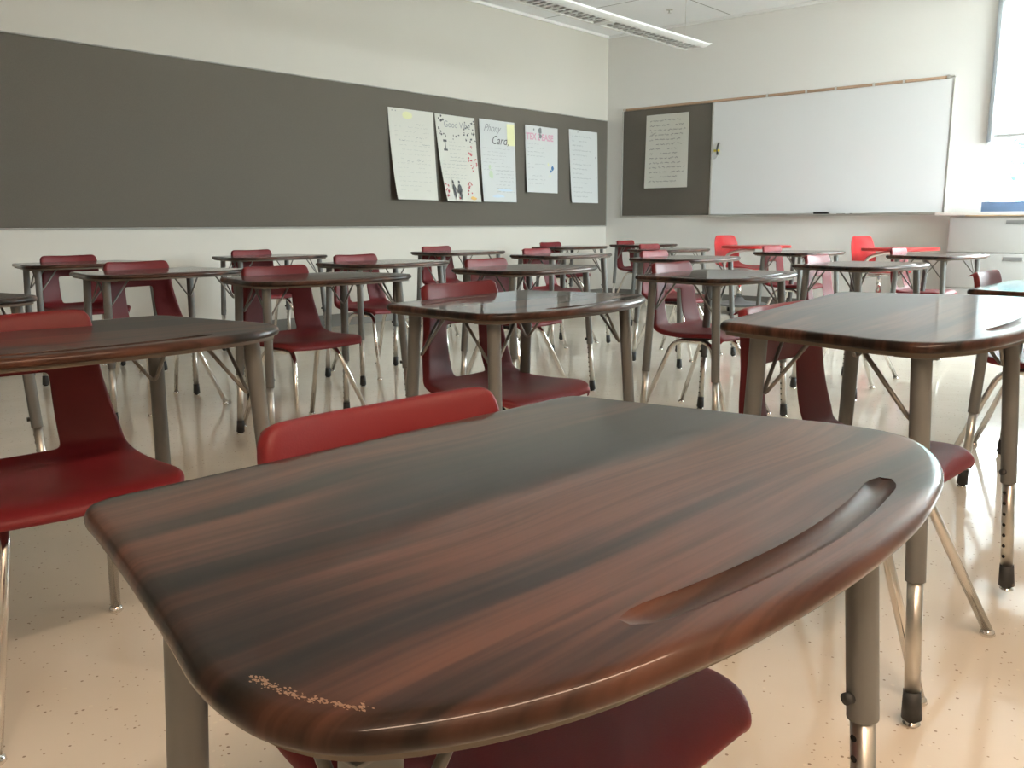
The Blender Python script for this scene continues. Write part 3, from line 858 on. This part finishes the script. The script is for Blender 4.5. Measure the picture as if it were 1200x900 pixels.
CLAB = {
    'front': 'maroon plastic chair pushed under the foreground desk, the largest backrest in the picture',
    'left': 'maroon chair with its whole seat showing, at the desk cut by the left picture edge',
    'center': 'maroon chair at the mirror-topped middle desk, its red backrest reflected in that desktop',
    'right': 'maroon chair under the washed-out desk at the right, mostly hidden by its tabletop',
    'c': 'maroon chair with a chrome leg frame showing, at the dark desk behind the left-edge desk',
    'b': 'maroon chair just right of the leftmost far chair, closer to the camera',
    'a': 'maroon chair at the leftmost whole desk close to the long pin board',
    'h': 'maroon chair directly behind the backrest of the middle desk chair',
    'f': 'maroon chair left of centre, its seat in profile against the grey baseboard',
    'e': 'small-looking maroon chair at the second desk along the pin board wall',
    'n': 'side-on maroon chair with chrome legs, between the middle desk and the washed-out desk',
    'r': 'faded maroon chair at the desk cut by the right edge of the picture',
    'g': 'maroon chair against the left wall beneath the leftmost poster sheets',
    'i': 'second maroon chair behind the chair of the mirror-topped middle desk',
    'm': 'pinkish maroon chair directly behind the side-on chair with chrome legs',
    'p': 'pinkish maroon chair at the desk below the right half of the whiteboard',
    'j': 'farthest maroon chair left of the room corner, only its top showing',
    'l': 'pinkish far chair just above another one, below the right edge of the small pin board',
    'o': 'pale pink-sheened chair in front of the red tabletop of the left bright red chair',
    'q': 'pink-sheened chair standing in front of the second bright red chair',
    'k': 'farthest maroon chair of all, side-on just right of the room corner'}

d0 = make_desk(.355)          # the foreground desk has its feet drawn out farther
d1 = make_desk()
GD = 'bow-front student desks'
first = True
for k, (x, y, a) in DESKS.items():
    o = d0 if k == 'front' else d1 if k == 'left' else copy_tree(d1)
    o.location = (x, y, 0); o.rotation_euler = (0, 0, a); tag(o, DLAB[k], 'desk', GD)
    if k == 'front': o.scale = (1, 1, .985)      # its legs are set a notch lower
    if k == 'right':
        # this desk stands on unevenly set legs, its far side a little higher
        o.rotation_euler = (.036, 0, a); o.location.z = .014; o.scale = (1, 1, 1.03)
c0 = make_chair()
first = True
for k, (x, y, a) in CHAIRS.items():
    o = c0 if first else copy_tree(c0); first = False
    o.location = (x, y, 0); o.rotation_euler = (0, 0, a); o.scale = (1, 1, .965 if k == 'front' else 1); tag(o, CLAB[k], 'chair', 'maroon student chairs')

# scuff on the foreground desk corner
bm = bmesh.new(); rg_ = random.Random(5)
t_ = (.30, -.365)
for i in range(220):
    u = rg_.random()
    x = .092 + .066 * u + rg_.gauss(0, .0016); y = -.3705 + .020 * u ** 2 + rg_.gauss(0, .0014)
    s_ = rg_.uniform(.0002, .0008)
    vs = [bm.verts.new((x + s_ * rg_.uniform(.5, 2.4) * math.cos(2 * PI * q / 6), y + s_ * rg_.uniform(.6, 1.3) * math.sin(2 * PI * q / 6), DESK_Z + .0002)) for q in range(6)]
    bm.faces.new(vs)
sc = finish('scuff_marks', bm, simple('worn_laminate', (.26, .165, .11), .6), d0)
sc['label'] = 'pale scuffed patch at the tabletop corner'

# ------------------------------------------------------------------ bright red swivel chairs with writing tablets
def make_node():
    root = thing('swivel_tablet_chair', '', 'chair')
    # shell
    P = [(-.235, .775, .150), (-.232, .755, .185), (-.222, .70, .212), (-.208, .63, .222), (-.195, .56, .222), (-.17, .50, .225), (-.12, .462, .228), (-.03, .450, .230), (.08, .455, .230), (.17, .455, .215), (.215, .440, .18)]
    bm = bmesh.new(); V = []
    for x, z, hw in P:
        V.append([bm.verts.new((x + (.05 * u * u if z > .5 else 0), u * hw, z + (.02 * u * u if z <= .5 else 0))) for u in (-1, -.75, -.4, 0, .4, .75, 1)])
    for j in range(len(V) - 1):
        for k in range(6): bm.faces.new((V[j][k], V[j + 1][k], V[j + 1][k + 1], V[j][k + 1]))
    bmesh.ops.recalc_face_normals(bm, faces=bm.faces)
    o = finish('seat_shell', bm, M['red'], root)
    for p in o.data.polygons: p.use_smooth = True
    s = o.modifiers.new('t', 'SOLIDIFY'); s.thickness = .010; s.offset = 0
    q = o.modifiers.new('s', 'SUBSURF'); q.levels = 2; q.render_levels = 2
    # column, dish, casters
    bm = bmesh.new(); lathe(bm, [(.028, .13), (.028, .30), (.020, .301), (.020, .425), (.09, .430), (.10, .438)], 20); finish('column', bm, M['chrome'], root, 30)
    bm = bmesh.new(); lathe(bm, [(.05, .095), (.20, .075), (.255, .085), (.27, .10), (.262, .105), (.20, .098), (.07, .125), (.035, .16)], 32); bmesh.ops.recalc_face_normals(bm, faces=bm.faces); finish('storage_base', bm, M['greyplastic'], root, 40)
    for k in range(5):
        a = 2 * PI * k / 5
        bm = bmesh.new(); cx, cy = .235 * math.cos(a), .235 * math.sin(a)
        tube(bm, [(cx - .02 * math.sin(a), cy + .02 * math.cos(a), .0275), (cx + .02 * math.sin(a), cy - .02 * math.cos(a), .0275)], .027, 18)
        tube(bm, [(cx, cy, .03), (cx, cy, .085)], .007, 8)
        finish('caster', bm, M['rubber'], root, 40)
    # swivel arm and tablet
    bm = bmesh.new(); tube(bm, bend([(0, 0, .43), (-.02, -.27, .43), (.03, -.30, .60), (.14, -.22, .635), (.20, -.08, .635)], .07, 8), .015, 12); finish('swivel_arm', bm, M['alu'], root, 50)
    bm = bmesh.new()
    pts = catmull([(-.02, -.32), (.20, -.36), (.40, -.30), (.45, 0), (.41, .25), (.22, .31), (.07, .26), (.03, 0)], 6)
    loft(bm, [[Vector((p.x, p.y, .651)) for p in inset_loop(pts, .012)], [Vector((p.x, p.y, .656)) for p in pts], [Vector((p.x, p.y, .675)) for p in pts], [Vector((p.x, p.y, .679)) for p in inset_loop(pts, .006)]])
    bmesh.ops.recalc_face_normals(bm, faces=bm.faces); finish('writing_tablet', bm, M['redtop'], root, 40)
    return root
n0 = make_node(); n0.location = (2.20, -.80, 0); n0.rotation_euler = (0, 0, R(-5))
tag(n0, 'bright red tablet chair by the far wall, the one nearer the small pin board', 'chair', 'bright red tablet chairs')
n1 = copy_tree(n0); n1.location = (3.58, -.85, 0); n1.rotation_euler = (0, 0, R(-8))
tag(n1, 'bright red tablet chair by the far wall, the one nearer the filing cabinet', 'chair', 'bright red tablet chairs')

# folder on the right-edge desk, then a pale slab standing in for sky reflection
t = thing('paper_folder', 'tan card folder lying on the desk at the right picture edge', 'folder', (5.86, -5.27, DESK_Z + .0005), R(12))
bm = bmesh.new(); box(bm, -.15, .15, -.12, .12, 0, .003, .001); finish('back_cover', bm, M['manila'], t)
bm = bmesh.new(); box(bm, -.15, .14, -.12, .12, .0035, .006, .001); finish('front_cover', bm, M['manila'], t)
t = thing('sky_reflection', 'pale blue sky reflection laid as a slab on the desk at the right', 'sky_reflection', (5.86, -5.62, DESK_Z + .0005), R(5))
bm = bmesh.new(); box(bm, -.12, .12, -.15, .15, .0, .004, .001); finish('cover', bm, M['skyblue'], t)
bm = bmesh.new(); box(bm, -.118, .118, -.148, .148, .0045, .010, .001); finish('sheen_layer', bm, M['papercool'], t)

# ------------------------------------------------------------------ outside
g = plane_box('ground_outside', (-6, 40, T + .02, 40, -.30, -.14), M['ground'])
g = plane_box('ground_outside_right', (XR + T + .02, 40, -30, T + .02, -.30, -.14), M['ground'])
def tree(x, y, s, lab):
    t = thing('tree', lab, 'tree', (x, y, -.14), 0, 'trees outside the window')
    bm = bmesh.new(); tube(bm, [(0, 0, 0), (.1, 0, 1.2 * s), (.05, .1, 2.4 * s)], .14 * s, 10, r2=.07 * s); finish('trunk', bm, M['bark'], t, 60)
    bm = bmesh.new(); rr = random.Random(int(x * 10))
    for i in range(900):
        a, b2 = rr.uniform(0, 2 * PI), math.acos(rr.uniform(-1, 1)); q = rr.random() ** .4
        c = Vector((1.5 * s * q * math.sin(b2) * math.cos(a), 1.5 * s * q * math.sin(b2) * math.sin(a), 2.7 * s + 1.3 * s * q * math.cos(b2)))
        d1 = Vector((rr.uniform(-1, 1), rr.uniform(-1, 1), rr.uniform(-1, 1))).normalized() * .16 * s; d2 = d1.orthogonal().normalized() * .10 * s
        bm.faces.new([bm.verts.new(c + d1), bm.verts.new(c + d2), bm.verts.new(c - d1), bm.verts.new(c - d2)])
    finish('foliage', bm, M['foliage'], t)
tree(2.6, 12.5, 1.0, 'teal-green tree glimpsed through the blind slats at the right edge')

# stand every thing's Empty at the base of its parts
bpy.context.view_layer.update()
for o in list(COL.objects):
    if o.type == 'EMPTY' and 'category' in o.keys() and o.location.length < 1e-6 and o.children:
        cs = [c.matrix_world @ Vector(b_) for c in o.children if c.type == 'MESH' for b_ in c.bound_box]
        base = Vector(((min(c.x for c in cs) + max(c.x for c in cs)) / 2, (min(c.y for c in cs) + max(c.y for c in cs)) / 2, min(c.z for c in cs)))
        o.location = base
        for c in o.children: c.location = c.location - base

# ------------------------------------------------------------------ light
# unseen second pendant over the front of the room, added to warm the foreground
p2 = thing('pendant_light', 'unseen light fixture added over the front of the room to warm the foreground', 'light fixture', (6.95, -8.7, 2.40))
bm = bmesh.new(); box(bm, -.15, .15, -1.5, 1.5, .02, .07, .012); finish('housing', bm, M['paint'], p2, 30)
mw_, ntw, bw = new_mat('added_warm_glow'); ntw.nodes.remove(bw)
ew = N(ntw, 'ShaderNodeEmission'); ew.inputs['Color'].default_value = (1, .73, .52, 1); ew.inputs['Strength'].default_value = 56
ntw.links.new(ew.outputs[0], ntw.nodes['Material Output'].inputs['Surface'])
bm = bmesh.new(); box(bm, -.07, .07, -1.45, 1.45, .002, .018); finish('added_glow_strip', bm, mw_, p2)
bm = bmesh.new()
for yy in (-1.2, 1.2): tube(bm, [(0, yy, .07), (0, yy, H - 2.40)], .002, 6)
finish('hanging_cable', bm, M['alu'], p2)
w = bpy.data.worlds.new('sky'); S.world = w; w.use_nodes = True
sun = bpy.data.lights.new('sun', 'SUN'); sun.energy = 360; sun.color = (1, .95, .86); sun.angle = R(.6)
so = bpy.data.objects.new('sun', sun); COL.objects.link(so)
so.rotation_euler = Vector((-.12, .62, -.78)).to_track_quat('-Z', 'Y').to_euler()      # high behind the building: it lights the yard, not the room
nt = w.node_tree; bg = nt.nodes['Background']
bg.inputs['Color'].default_value = (.90, .96, 1.0, 1); bg.inputs['Strength'].default_value = 36.0
def portal(name, loc, rot, sx, sy):
    l = bpy.data.lights.new(name, 'AREA'); l.shape = 'RECTANGLE'; l.size = sx; l.size_y = sy; l.cycles.is_portal = True
    o = bpy.data.objects.new(name, l); COL.objects.link(o); o.location = loc; o.rotation_euler = rot
portal('window_portal', ((WX0 + WX1) / 2, T + .01, (WZ0 + WZ1) / 2), (-PI / 2, 0, 0), WX1 - WX0, WZ1 - WZ0)
portal('added_window_portal', (XR + T + .01, (CY0 + CY1) / 2, (WZ0 + WZ1) / 2), (0, PI / 2, 0), WZ1 - WZ0, CY1 - CY0)

# ------------------------------------------------------------------ camera
f_px, pitch, roll, yaw = 1032.546, .178829, .0031634, .715495
F = Vector((-math.sin(yaw) * math.cos(pitch), math.cos(yaw) * math.cos(pitch), -math.sin(pitch)))
R0 = Vector((math.cos(yaw), math.sin(yaw), 0)); D0 = F.cross(R0)
Rr = R0 * math.cos(roll) + D0 * math.sin(roll); Dd = -R0 * math.sin(roll) + D0 * math.cos(roll)
cam = bpy.data.cameras.new('camera'); co = bpy.data.objects.new('camera', cam); COL.objects.link(co)
mw = Matrix.Identity(4)
for i in range(3):
    mw[i][0] = Rr[i]; mw[i][1] = -Dd[i]; mw[i][2] = -F[i]
mw[0][3], mw[1][3], mw[2][3] = 6.30886, -9.01708, .885
co.matrix_world = mw
cam.sensor_width = 36; cam.lens = 36 * f_px / 1200; cam.clip_start = .02
S.camera = co
S.view_settings.view_transform = 'Standard'; S.view_settings.look = 'None'
S.view_settings.gamma = 1; S.view_settings.use_curve_mapping = False
S.view_settings.exposure = 0.0
S.cycles.use_denoising = True
S.cycles.denoising_prefilter = 'ACCURATE'
S.cycles.max_bounces = 12; S.cycles.diffuse_bounces = 6; S.cycles.glossy_bounces = 6
S.cycles.sample_clamp_indirect = 8
